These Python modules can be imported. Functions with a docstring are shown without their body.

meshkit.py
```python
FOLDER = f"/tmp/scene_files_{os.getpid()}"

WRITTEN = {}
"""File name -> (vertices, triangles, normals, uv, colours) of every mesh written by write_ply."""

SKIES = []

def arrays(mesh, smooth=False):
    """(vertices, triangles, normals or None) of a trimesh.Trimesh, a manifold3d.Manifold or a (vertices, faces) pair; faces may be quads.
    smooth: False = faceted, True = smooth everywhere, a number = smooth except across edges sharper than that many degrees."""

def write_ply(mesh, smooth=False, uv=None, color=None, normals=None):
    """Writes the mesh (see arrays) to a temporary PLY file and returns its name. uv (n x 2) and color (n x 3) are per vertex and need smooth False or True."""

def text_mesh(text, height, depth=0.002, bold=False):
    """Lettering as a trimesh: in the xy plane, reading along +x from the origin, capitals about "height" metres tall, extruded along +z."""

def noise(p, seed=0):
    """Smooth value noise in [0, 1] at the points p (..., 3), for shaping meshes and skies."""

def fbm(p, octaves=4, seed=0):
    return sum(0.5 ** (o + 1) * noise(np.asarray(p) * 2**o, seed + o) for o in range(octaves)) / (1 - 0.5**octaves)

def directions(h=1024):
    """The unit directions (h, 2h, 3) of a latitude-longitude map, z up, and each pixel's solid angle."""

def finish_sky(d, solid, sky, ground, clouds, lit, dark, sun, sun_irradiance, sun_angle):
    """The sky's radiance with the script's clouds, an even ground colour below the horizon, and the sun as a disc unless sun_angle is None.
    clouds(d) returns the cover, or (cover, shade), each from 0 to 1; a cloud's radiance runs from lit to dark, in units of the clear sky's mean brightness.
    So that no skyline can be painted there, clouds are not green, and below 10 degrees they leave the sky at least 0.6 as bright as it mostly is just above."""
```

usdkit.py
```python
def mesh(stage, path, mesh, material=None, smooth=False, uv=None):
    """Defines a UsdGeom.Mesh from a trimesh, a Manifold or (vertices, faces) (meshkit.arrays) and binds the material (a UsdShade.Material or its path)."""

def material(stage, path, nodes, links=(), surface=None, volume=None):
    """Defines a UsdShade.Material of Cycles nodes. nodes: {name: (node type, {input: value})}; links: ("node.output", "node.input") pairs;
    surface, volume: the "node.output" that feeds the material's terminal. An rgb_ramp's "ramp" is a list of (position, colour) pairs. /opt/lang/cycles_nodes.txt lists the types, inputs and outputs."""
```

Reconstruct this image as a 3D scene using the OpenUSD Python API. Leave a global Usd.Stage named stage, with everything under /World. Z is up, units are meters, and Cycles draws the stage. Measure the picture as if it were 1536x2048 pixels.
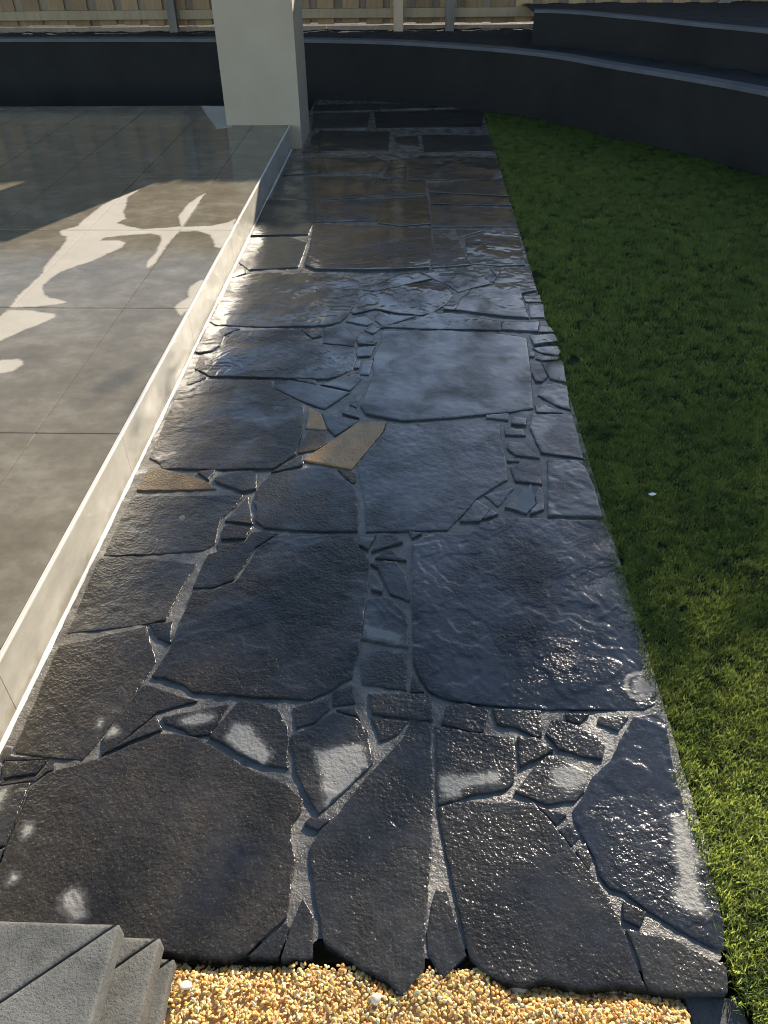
import math, random
import numpy as np
import trimesh
import usdkit, meshkit
import shapely.geometry as sg
from shapely import affinity
from shapely.ops import unary_union
from shapely import contains_xy
from scipy.spatial import Delaunay
from pxr import Usd, UsdGeom, UsdLux, UsdShade, Gf, Sdf, Vt

stage = Usd.Stage.CreateInMemory()
UsdGeom.SetStageUpAxis(stage, 'Z')
UsdGeom.SetStageMetersPerUnit(stage, 1.0)
UsdGeom.Xform.Define(stage, '/World')
UsdGeom.Scope.Define(stage, '/World/Looks')
T = Sdf.ValueTypeNames

# ------------------------------------------------------------------ camera, sky, sun, exposure
EXPOSURE = 1.05
SKY = 0.083
SUN = 1.25
SUN_AZ, SUN_EL = math.radians(25.6), math.radians(23.4)      # from +Y towards +X; height
cam = UsdGeom.Camera.Define(stage, '/World/camera')
F = np.array([-0.0318737, 0.78041835, -0.62444476])
R = np.array([0.99941645, 0.03256244, -0.0103176])
U = np.array([-0.0122814, 0.62440923, 0.78100082])
M = np.eye(4); M[0, :3], M[1, :3], M[2, :3], M[3, :3] = R, U, -F, (0, 0, 1.40616)
cam.AddTransformOp().Set(Gf.Matrix4d(M.tolist()))
cam.CreateHorizontalApertureAttr(24.0); cam.CreateVerticalApertureAttr(32.0)
cam.CreateFocalLengthAttr(24.0 * 1546.3 / 1536)
cam.CreateClippingRangeAttr(Gf.Vec2f(0.05, 1000))
cam.CreateExposureAttr(EXPOSURE)
sun_dir = np.array([math.sin(SUN_AZ) * math.cos(SUN_EL), math.cos(SUN_AZ) * math.cos(SUN_EL), math.sin(SUN_EL)])
sun = UsdLux.DistantLight.Define(stage, '/World/sun')
zx = np.cross([0, 0, 1.0], sun_dir); zx /= np.linalg.norm(zx)
L = np.eye(4); L[0, :3], L[1, :3], L[2, :3] = zx, np.cross(sun_dir, zx), sun_dir
sun.AddTransformOp().Set(Gf.Matrix4d(L.tolist()))
sun.CreateIntensityAttr(SUN); sun.CreateAngleAttr(0.53); sun.CreateColorAttr(Gf.Vec3f(1.0, 0.89, 0.74)); sun.CreateNormalizeAttr(True)
sky = UsdLux.DomeLight.Define(stage, '/World/sky')
sm = usdkit.material(stage, '/World/Looks/sky_air', {
    's': ('sky_texture', {'sky_type': 'single_scattering', 'sun_disc': False, 'sun_elevation': SUN_EL, 'sun_rotation': SUN_AZ, 'air_density': 1.0, 'aerosol_density': 0.35, 'ozone_density': 1.0}),
    'b': ('background_shader', {'strength': SKY})}, [('s.color', 'b.color')], surface='b.background')
UsdShade.MaterialBindingAPI.Apply(sky.GetPrim()).Bind(sm)
sky.GetPrim().SetCustomDataByKey('kind', 'structure')

# ------------------------------------------------------------------ helpers
used = {}
def path_for(name, parent='/World'):
    key = (parent, name); n = used.get(key, 0); used[key] = n + 1
    return f'{parent}/{name}' if n == 0 else f'{parent}/{name}_{n:03d}'
def tag(prim, **kw):
    for k, v in kw.items():
        if v: prim.SetCustomDataByKey(k, v)
    return prim
def xf(name, pos=(0, 0, 0), parent='/World', **kw):
    x = UsdGeom.Xform.Define(stage, path_for(name, parent))
    if any(pos): x.AddTranslateOp().Set(Gf.Vec3d(*pos))
    tag(x.GetPrim(), **kw)
    return x.GetPrim()
def P(prim): return str(prim.GetPath())
def put(name, mesh, m, parent='/World', smooth=False, **kw):
    o = usdkit.mesh(stage, path_for(name, parent), mesh, m, smooth=smooth).GetPrim()
    return tag(o, **kw)
def raw(name, v, f, nrm, m, parent='/World', primvars=None, **kw):
    """A mesh with given vertex normals and float primvars."""
    o = UsdGeom.Mesh.Define(stage, path_for(name, parent))
    o.CreatePointsAttr(Vt.Vec3fArray.FromNumpy(np.asarray(v, np.float32)))
    o.CreateFaceVertexCountsAttr(Vt.IntArray.FromNumpy(np.full(len(f), 3, np.int32)))
    o.CreateFaceVertexIndicesAttr(Vt.IntArray.FromNumpy(np.asarray(f, np.int32).ravel()))
    o.CreateSubdivisionSchemeAttr('none')
    if nrm is not None:
        o.CreateNormalsAttr(Vt.Vec3fArray.FromNumpy(np.asarray(nrm, np.float32))); o.SetNormalsInterpolation('vertex')
    for k, a in (primvars or {}).items():
        UsdGeom.PrimvarsAPI(o).CreatePrimvar(k, T.FloatArray, 'vertex').Set(Vt.FloatArray.FromNumpy(np.asarray(a, np.float32)))
    UsdShade.MaterialBindingAPI.Apply(o.GetPrim()).Bind(m)
    return tag(o.GetPrim(), **kw)
def vnormals(v, f):
    n = np.zeros_like(v); fc = np.cross(v[f[:, 1]] - v[f[:, 0]], v[f[:, 2]] - v[f[:, 0]])
    for k in range(3): np.add.at(n, f[:, k], fc)
    return n / np.maximum(np.linalg.norm(n, axis=1, keepdims=True), 1e-12)
def sstep(a, b, x):
    t = np.clip((x - a) / (b - a), 0, 1); return t * t * (3 - 2 * t)
def n2(x, y, s, seed=0, o=4, sy=None):
    return meshkit.fbm(np.stack([np.asarray(x) * s, np.asarray(y) * (sy or s), np.full(np.shape(x), 0.37 + seed * 7.1)], -1), o, seed)
def big(g):
    if g.geom_type == 'Polygon': return g
    return max((q for q in g.geoms if q.geom_type == 'Polygon'), key=lambda q: q.area)
def ring(poly, step):
    c = np.asarray(poly.exterior.coords)[:-1]
    if poly.exterior.is_ccw is False: c = c[::-1]
    out = []
    for a, b in zip(c, np.roll(c, -1, 0)):
        k = max(1, int(round(np.hypot(*(b - a)) / step)))
        for i in range(k): out.append(a + (b - a) * i / k)
    return np.array(out)
def slab_mesh(poly, step, z0, thick, top, bevel=0.0025, jitter=0.0, seed=0, dist=0.004):
    """A stone or tile: triangulated top with relief top(x, y), worn rim, sides. Returns v, f, normals, (x, y) of every vertex."""
    B = ring(poly, step)
    if jitter:
        j = np.stack([n2(B[:, 0], B[:, 1], 70, seed, 3), n2(B[:, 0], B[:, 1], 70, seed + 9, 3)], 1) - 0.5
        B = B + j * jitter * 2
        pb = sg.Polygon(B)
        if not pb.is_valid: B = ring(poly, step); pb = sg.Polygon(B)
    else: pb = sg.Polygon(B)
    inner = pb.buffer(-dist)
    I = [B]
    if not inner.is_empty:
        inner = big(inner)
        I.append(ring(inner, step))
        gi = inner.buffer(-step * 0.55)
        if not gi.is_empty:
            x0, y0, x1, y1 = gi.bounds
            gx, gy = np.meshgrid(np.arange(x0, x1, step), np.arange(y0, y1, step * 0.87))
            gx = gx + (np.arange(gx.shape[0]) % 2)[:, None] * step * 0.5
            g = np.stack([gx.ravel(), gy.ravel()], 1)
            I.append(g[contains_xy(gi, g[:, 0], g[:, 1])])
    X = np.vstack(I); nb = len(B)
    tri = Delaunay(X).simplices
    c = X[tri].mean(1)
    tri = tri[contains_xy(pb, c[:, 0], c[:, 1])]
    a = np.cross(X[tri[:, 1]] - X[tri[:, 0]], X[tri[:, 2]] - X[tri[:, 0]])
    tri = tri[np.abs(a) > 1e-10]; a = a[np.abs(a) > 1e-10]
    tri[a < 0] = tri[a < 0][:, ::-1]
    z = z0 + top(X[:, 0], X[:, 1])
    z[:nb] -= bevel
    v = np.column_stack([X, z]); n = vnormals(v, tri)
    up, lo = v[:nb].copy(), v[:nb].copy(); lo[:, 2] = z0 - thick
    e = np.roll(B, -1, 0) - np.roll(B, 1, 0); sn = np.column_stack([e[:, 1], -e[:, 0], np.zeros(nb)])
    sn /= np.maximum(np.linalg.norm(sn, axis=1, keepdims=True), 1e-9)
    o = len(v); i = np.arange(nb); k = (i + 1) % nb
    side = np.vstack([np.column_stack([o + i, o + nb + i, o + nb + k]), np.column_stack([o + i, o + nb + k, o + k])])
    return np.vstack([v, up, lo]), np.vstack([tri, side]), np.vstack([n, sn, sn]), np.vstack([X, B, B])
def prism(pts, z0, z1, bev=0.003):
    """Convex outline extruded with a chamfer round its top and bottom."""
    p = sg.Polygon(pts); c = ring(p, 9.0)
    def inset(d):
        q = np.asarray(p.buffer(-d, join_style=2).exterior.coords)[:-1]
        return np.array([q[np.argmin(((q - a) ** 2).sum(1))] for a in c])
    n = len(c); i = inset(bev)
    layers = [np.column_stack([i, np.full(n, z0)]), np.column_stack([c, np.full(n, z0 + bev)]), np.column_stack([c, np.full(n, z1 - bev)]), np.column_stack([i, np.full(n, z1)])]
    v = np.vstack(layers); f = []
    for l in range(3):
        for a in range(n):
            b = (a + 1) % n
            f += [[l * n + a, l * n + b, (l + 1) * n + b], [l * n + a, (l + 1) * n + b, (l + 1) * n + a]]
    for a in range(1, n - 1):
        f += [[3 * n, 3 * n + a, 3 * n + a + 1], [0, a + 1, a]]
    return trimesh.Trimesh(v, f, process=False)
def box(x0, x1, y0, y1, z0, z1, bev=0.003):
    return prism([(x0, y0), (x1, y0), (x1, y1), (x0, y1)], z0, z1, min(bev, (z1 - z0) * .4, (x1 - x0) * .4, (y1 - y0) * .4))

# ------------------------------------------------------------------ materials
def mat(name, nodes, links, surface='p.BSDF'): return usdkit.material(stage, '/World/Looks/' + name, nodes, links, surface=surface)
def stone_mat(name, dark, light, dry, film0=0.38, film1=0.66):
    return mat(name, {
        'g': ('geometry', {}), 'oi': ('object_info', {}), 'at': ('attribute', {'attribute': 'dry'}), 'ap': ('attribute', {'attribute': 'pool'}), 'pw': ('math', {'math_type': 'multiply_add', 'value2': 0.10}),
        'na': ('noise_texture', {'scale': 3.1, 'detail': 6.0, 'roughness': 0.65}),
        'nb': ('noise_texture', {'scale': 30.0, 'detail': 6.0, 'roughness': 0.65}),
        'nf': ('noise_texture', {'scale': 122.0, 'detail': 2.5, 'roughness': 0.55}),
        'ns': ('noise_texture', {'scale': 260.0, 'detail': 2.0, 'roughness': 0.6}),
        'nw': ('noise_texture', {'scale': 5.0, 'detail': 5.0, 'roughness': 0.6, 'distortion': 0.4}),
        'sum': ('mix_float', {'fac': 0.45}),
        'ramp': ('rgb_ramp', {'ramp': [(0.3, dark), (0.5, tuple((a * 1.3 + b * .7) / 2 for a, b in zip(dark, light))), (0.7, light)]}),
        'tone': ('map_range', {'from_min': 0.0, 'from_max': 1.0, 'to_min': 0.6, 'to_max': 1.4}),
        'var': ('hsv', {}),
        'fleck': ('map_range', {'from_min': 0.60, 'from_max': 0.72, 'to_min': 0.0, 'to_max': 0.5, 'clamp': True}),
        'fl': ('mix_color', {'blend_type': 'mix', 'b': tuple(min(.5, c * 3.0 + .015) for c in light)}),
        'dn': ('mix_color', {'blend_type': 'mix', 'a': tuple(c * .66 for c in dry), 'b': dry}),
        'col': ('mix_color', {'blend_type': 'mix'}),
        'film': ('map_range', {'from_min': film0, 'from_max': film1, 'to_min': 0.0, 'to_max': 1.0, 'clamp': True}),
        'wet': ('math', {'math_type': 'subtract', 'value1': 1.0}),
        'cw': ('math', {'math_type': 'multiply'}),
        'bs': ('map_range', {'from_min': 0.0, 'from_max': 1.0, 'to_min': 0.85, 'to_max': 0.10}),
        'rw': ('map_range', {'from_min': 0.0, 'from_max': 1.0, 'to_min': 0.20, 'to_max': 0.09}),
        'ro': ('mix_float', {'b': 0.7}),
        'b1': ('bump', {'strength': 0.22, 'distance': 0.007}),
        'b2': ('bump', {'distance': 0.0032}),
        'b3': ('bump', {'strength': 0.06, 'distance': 0.004}),
        'p': ('principled_bsdf', {'specular_ior_level': 0.45, 'coat_roughness': 0.05, 'coat_ior': 1.62}),
    }, [('g.position', 'na.vector'), ('g.position', 'nb.vector'), ('g.position', 'nf.vector'), ('g.position', 'ns.vector'), ('g.position', 'nw.vector'),
        ('na.fac', 'sum.a'), ('nb.fac', 'sum.b'), ('sum.result', 'ramp.fac'), ('ramp.color', 'var.color'), ('oi.random', 'tone.value'), ('tone.result', 'var.value'),
        ('ns.fac', 'fleck.value'), ('fleck.result', 'fl.fac'), ('var.color', 'fl.a'),
        ('fl.result', 'col.a'), ('nb.fac', 'dn.fac'), ('dn.result', 'col.b'), ('at.fac', 'col.fac'), ('col.result', 'p.base_color'),
        ('ap.fac', 'pw.value1'), ('nw.fac', 'pw.value3'), ('pw.result' if False else 'pw.value', 'film.value'), ('at.fac', 'wet.value2'), ('wet.value', 'cw.value1'), ('film.result', 'cw.value2'), ('cw.value', 'p.coat_weight'),
        ('film.result', 'bs.value'), ('bs.result', 'b2.strength'), ('film.result', 'rw.value'), ('rw.result', 'ro.a'), ('at.fac', 'ro.fac'), ('ro.result', 'p.roughness'),
        ('nb.fac', 'b1.height'), ('b1.normal', 'b2.normal'), ('nf.fac', 'b2.height'), ('b2.normal', 'p.normal'),
        ('nb.fac', 'b3.height'), ('b3.normal', 'p.coat_normal')])
STONE = {
    'grey': stone_mat('bluestone_grey', (.016, .0150, .0132), (.052, .048, .041), (.30, .29, .265)),
    'brown': stone_mat('bluestone_brown', (.019, .0162, .0125), (.062, .053, .041), (.30, .29, .265)),
    'slate': stone_mat('bluestone_slate', (.009, .0095, .011), (.030, .031, .034), (.30, .29, .265)),
    'ochre': stone_mat('bluestone_ochre', (.05, .035, .018), (.17, .115, .055), (.4, .33, .22), 0.5, 0.7),
    'tan': stone_mat('sandstone_tan', (.36, .21, .085), (.66, .42, .19), (.5, .4, .25), 0.5, 0.7),
}
def rough_mat(name, dark, light, scale=6.0, rough=(0.5, 0.8), bump=0.004, bscale=60.0, strength=0.5, **p):
    return mat(name, {
        'g': ('geometry', {}), 'n': ('noise_texture', {'scale': scale, 'detail': 6.0, 'roughness': 0.6}),
        'r': ('rgb_ramp', {'ramp': [(0.3, dark), (0.7, light)]}),
        'n2': ('noise_texture', {'scale': bscale, 'detail': 4.0, 'roughness': 0.65}),
        'q': ('map_range', {'from_min': 0.3, 'from_max': 0.7, 'to_min': rough[0], 'to_max': rough[1], 'clamp': True}),
        'b': ('bump', {'strength': strength, 'distance': bump}), 'p': ('principled_bsdf', p)},
        [('g.position', 'n.vector'), ('g.position', 'n2.vector'), ('n.fac', 'r.fac'), ('r.color', 'p.base_color'), ('n.fac', 'q.value'), ('q.result', 'p.roughness'), ('n2.fac', 'b.height'), ('b.normal', 'p.normal')])
mortar_m = rough_mat('wet_mortar', (.055, .050, .041), (.185, .171, .145), 17.0, (0.18, 0.4), 0.004, 110.0, 0.8, coat_weight=0.6, coat_roughness=0.09)
bedding_m = rough_mat('bedding_soil', (.012, .011, .010), (.035, .032, .028), 30.0, (0.7, 0.95), 0.01, 90.0, 0.8)
soil_m = rough_mat('garden_soil', (.012, .012, .011), (.038, .036, .032), 9.0, (0.75, 0.95), 0.02, 40.0, 0.9)
lawn_m = rough_mat('lawn_base', (.012, .022, .008), (.03, .05, .014), 40.0, (0.8, 0.95), 0.01, 200.0, 0.8)
wall_m = rough_mat('charcoal_render', (.009, .0085, .008), (.020, .019, .0185), 2.5, (0.6, 0.8), 0.002, 120.0, 0.4, specular_ior_level=0.2)
lit_top_m = rough_mat('wall_top_painted_skylight', (.06, .062, .066), (.10, .102, .11), 5.0, (0.5, 0.7), 0.002, 120.0, 0.4)  # skylight on the flat wall tops put into a paler colour
pier_m = rough_mat('pier_render', (.36, .287, .205), (.40, .328, .242), 4.0, (0.7, 0.85), 0.0012, 200.0, 0.35)
def paver_mat(name, dark, light, stain):
    return mat(name, {'g': ('geometry', {}), 'n': ('noise_texture', {'scale': 11.0, 'detail': 7.0, 'roughness': .68}), 'r': ('rgb_ramp', {'ramp': [(.3, dark), (.7, light)]}),
        'v': ('voronoi_texture', {'feature': 'f1', 'scale': 170.0}), 'pit': ('map_range', {'from_min': .12, 'from_max': .3, 'to_min': .55, 'to_max': 0.0, 'clamp': True}),
        'c1': ('mix_color', {'blend_type': 'mix', 'b': tuple(k * .35 for k in dark)}),
        'm': ('noise_texture', {'scale': 5.0, 'detail': 5.0, 'roughness': .7}), 's': ('map_range', {'from_min': .55, 'from_max': .7, 'to_min': 0.0, 'to_max': .7, 'clamp': True}),
        'c2': ('mix_color', {'blend_type': 'mix', 'b': stain}), 'n2': ('noise_texture', {'scale': 190.0, 'detail': 4.0, 'roughness': .7}),
        'b': ('bump', {'strength': .7, 'distance': .003}), 'p': ('principled_bsdf', {'roughness': .88, 'specular_ior_level': .3})},
        [('g.position', 'n.vector'), ('g.position', 'v.vector'), ('g.position', 'm.vector'), ('g.position', 'n2.vector'), ('n.fac', 'r.fac'), ('r.color', 'c1.a'), ('v.distance', 'pit.value'), ('pit.result', 'c1.fac'),
         ('m.fac', 's.value'), ('s.result', 'c2.fac'), ('c1.result', 'c2.a'), ('c2.result', 'p.base_color'), ('n2.fac', 'b.height'), ('b.normal', 'p.normal')])
conc_m = paver_mat('paver_concrete', (.085, .086, .08), (.19, .19, .175), (.07, .068, .058))
sandy_m = paver_mat('paver_concrete_sandy', (.085, .083, .074), (.18, .175, .155), (.30, .23, .13))
edge_m = paver_mat('edging_concrete', (.06, .06, .058), (.13, .13, .125), (.04, .04, .038))
trim_m = rough_mat('tile_edge_trim', (.62, .58, .49), (.72, .68, .59), 8.0, (0.3, 0.45), 0.0005, 90.0, 0.2)
seal_m = rough_mat('sealant', (.62, .60, .55), (.74, .72, .66), 20.0, (0.1, 0.2), 0.002, 150.0, 0.5, coat_weight=0.6, coat_roughness=0.05)
tile_m = mat('patio_porcelain', {
    'g': ('geometry', {}), 'oi': ('object_info', {}), 'at': ('attribute', {'attribute': 'dry'}),
    'mp': ('mapping', {'scale': (1.8, 2.4, 1.0)}),
    'na': ('noise_texture', {'scale': 3.4, 'detail': 9.0, 'roughness': 0.68, 'distortion': 0.15}),
    'nb': ('noise_texture', {'scale': 26.0, 'detail': 4.0, 'roughness': 0.6}),
    'r': ('rgb_ramp', {'ramp': [(0.3, (.135, .114, .078)), (0.5, (.185, .159, .112)), (0.7, (.265, .235, .178))]}),
    'r2': ('rgb_ramp', {'ramp': [(0.3, (.44, .395, .32)), (0.7, (.53, .48, .39))]}),
    'c': ('mix_color', {'blend_type': 'mix'}),
    'rw': ('map_range', {'from_min': 0.3, 'from_max': 0.7, 'to_min': 0.05, 'to_max': 0.13, 'clamp': True}),
    'ro': ('mix_float', {'b': 0.6}), 'b': ('bump', {'strength': 0.12, 'distance': 0.002}), 'p': ('principled_bsdf', {'specular_ior_level': .28})},
    [('g.position', 'mp.vector'), ('mp.vector', 'na.vector'), ('g.position', 'nb.vector'), ('na.fac', 'r.fac'), ('na.fac', 'r2.fac'), ('r.color', 'c.a'), ('r2.color', 'c.b'), ('at.fac', 'c.fac'),
     ('c.result', 'p.base_color'), ('nb.fac', 'rw.value'), ('rw.result', 'ro.a'), ('at.fac', 'ro.fac'), ('ro.result', 'p.roughness'), ('nb.fac', 'b.height'), ('b.normal', 'p.normal')])
riser_m = mat('riser_porcelain', {'g': ('geometry', {}), 'mp': ('mapping', {'scale': (3.0, 3.0, 6.0)}), 'n': ('noise_texture', {'scale': 2.0, 'detail': 8.0, 'roughness': .68}),
    'r': ('rgb_ramp', {'ramp': [(.3, (.31, .285, .235)), (.52, (.405, .375, .31)), (.7, (.49, .455, .385))]}),
    'xyz': ('separate_xyz', {}), 'nd': ('noise_texture', {'scale': 7.0, 'detail': 6.0, 'roughness': .65}), 'sh': ('math', {'math_type': 'multiply_add', 'value2': .12, 'value3': -.045}),
    'hz': ('math', {'math_type': 'subtract'}), 'damp': ('map_range', {'from_min': -.012, 'from_max': .012, 'to_min': .75, 'to_max': 0.0, 'clamp': True}),
    'c': ('mix_color', {'blend_type': 'mix', 'b': (.22, .185, .125)}), 'p': ('principled_bsdf', {'roughness': .42, 'specular_ior_level': .4})},
    [('g.position', 'mp.vector'), ('mp.vector', 'n.vector'), ('g.position', 'nd.vector'), ('g.position', 'xyz.vector'), ('n.fac', 'r.fac'), ('r.color', 'c.a'), ('nd.fac', 'sh.value1'), ('xyz.z', 'hz.value1'), ('sh.value', 'hz.value2'),
     ('hz.value', 'damp.value'), ('damp.result', 'c.fac'), ('c.result', 'p.base_color')])
grout_m = rough_mat('patio_grout', (.13, .10, .07), (.2, .16, .12), 20.0, (0.6, 0.8), 0.001, 100.0, 0.3)
def wood_mat(name, dark, light):
    return mat(name, {'g': ('geometry', {}), 'oi': ('object_info', {}), 'mp': ('mapping', {'scale': (14.0, 14.0, 1.6)}),
        'n': ('noise_texture', {'scale': 3.0, 'detail': 6.0, 'roughness': 0.65, 'distortion': 0.5}),
        'nl': ('noise_texture', {'scale': 2.3, 'detail': 3.0}),
        'mx': ('mix_float', {'fac': 0.4}),
        'r': ('rgb_ramp', {'ramp': [(0.3, dark), (0.7, light)]}), 't': ('map_range', {'to_min': 0.65, 'to_max': 1.2}), 'v': ('hsv', {}),
        'b': ('bump', {'strength': 0.4, 'distance': 0.004}), 'p': ('principled_bsdf', {'roughness': 0.8})},
        [('g.position', 'mp.vector'), ('mp.vector', 'n.vector'), ('g.position', 'nl.vector'), ('n.fac', 'mx.a'), ('nl.fac', 'mx.b'), ('mx.result', 'r.fac'), ('r.color', 'v.color'), ('oi.random', 't.value'), ('t.result', 'v.value'),
         ('v.color', 'p.base_color'), ('n.fac', 'b.height'), ('b.normal', 'p.normal')])
paling_m = wood_mat('weathered_paling', (.20, .118, .055), (.37, .238, .122))
back_m = wood_mat('weathered_paling_back', (.15, .105, .07), (.30, .22, .15))
rail_m = wood_mat('weathered_rail', (.28, .195, .11), (.45, .335, .205))
post_m = wood_mat('grey_post', (.15, .12, .1), (.27, .23, .19))
newpost_m = wood_mat('pale_pine_post', (.38, .26, .17), (.56, .41, .28))

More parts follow.
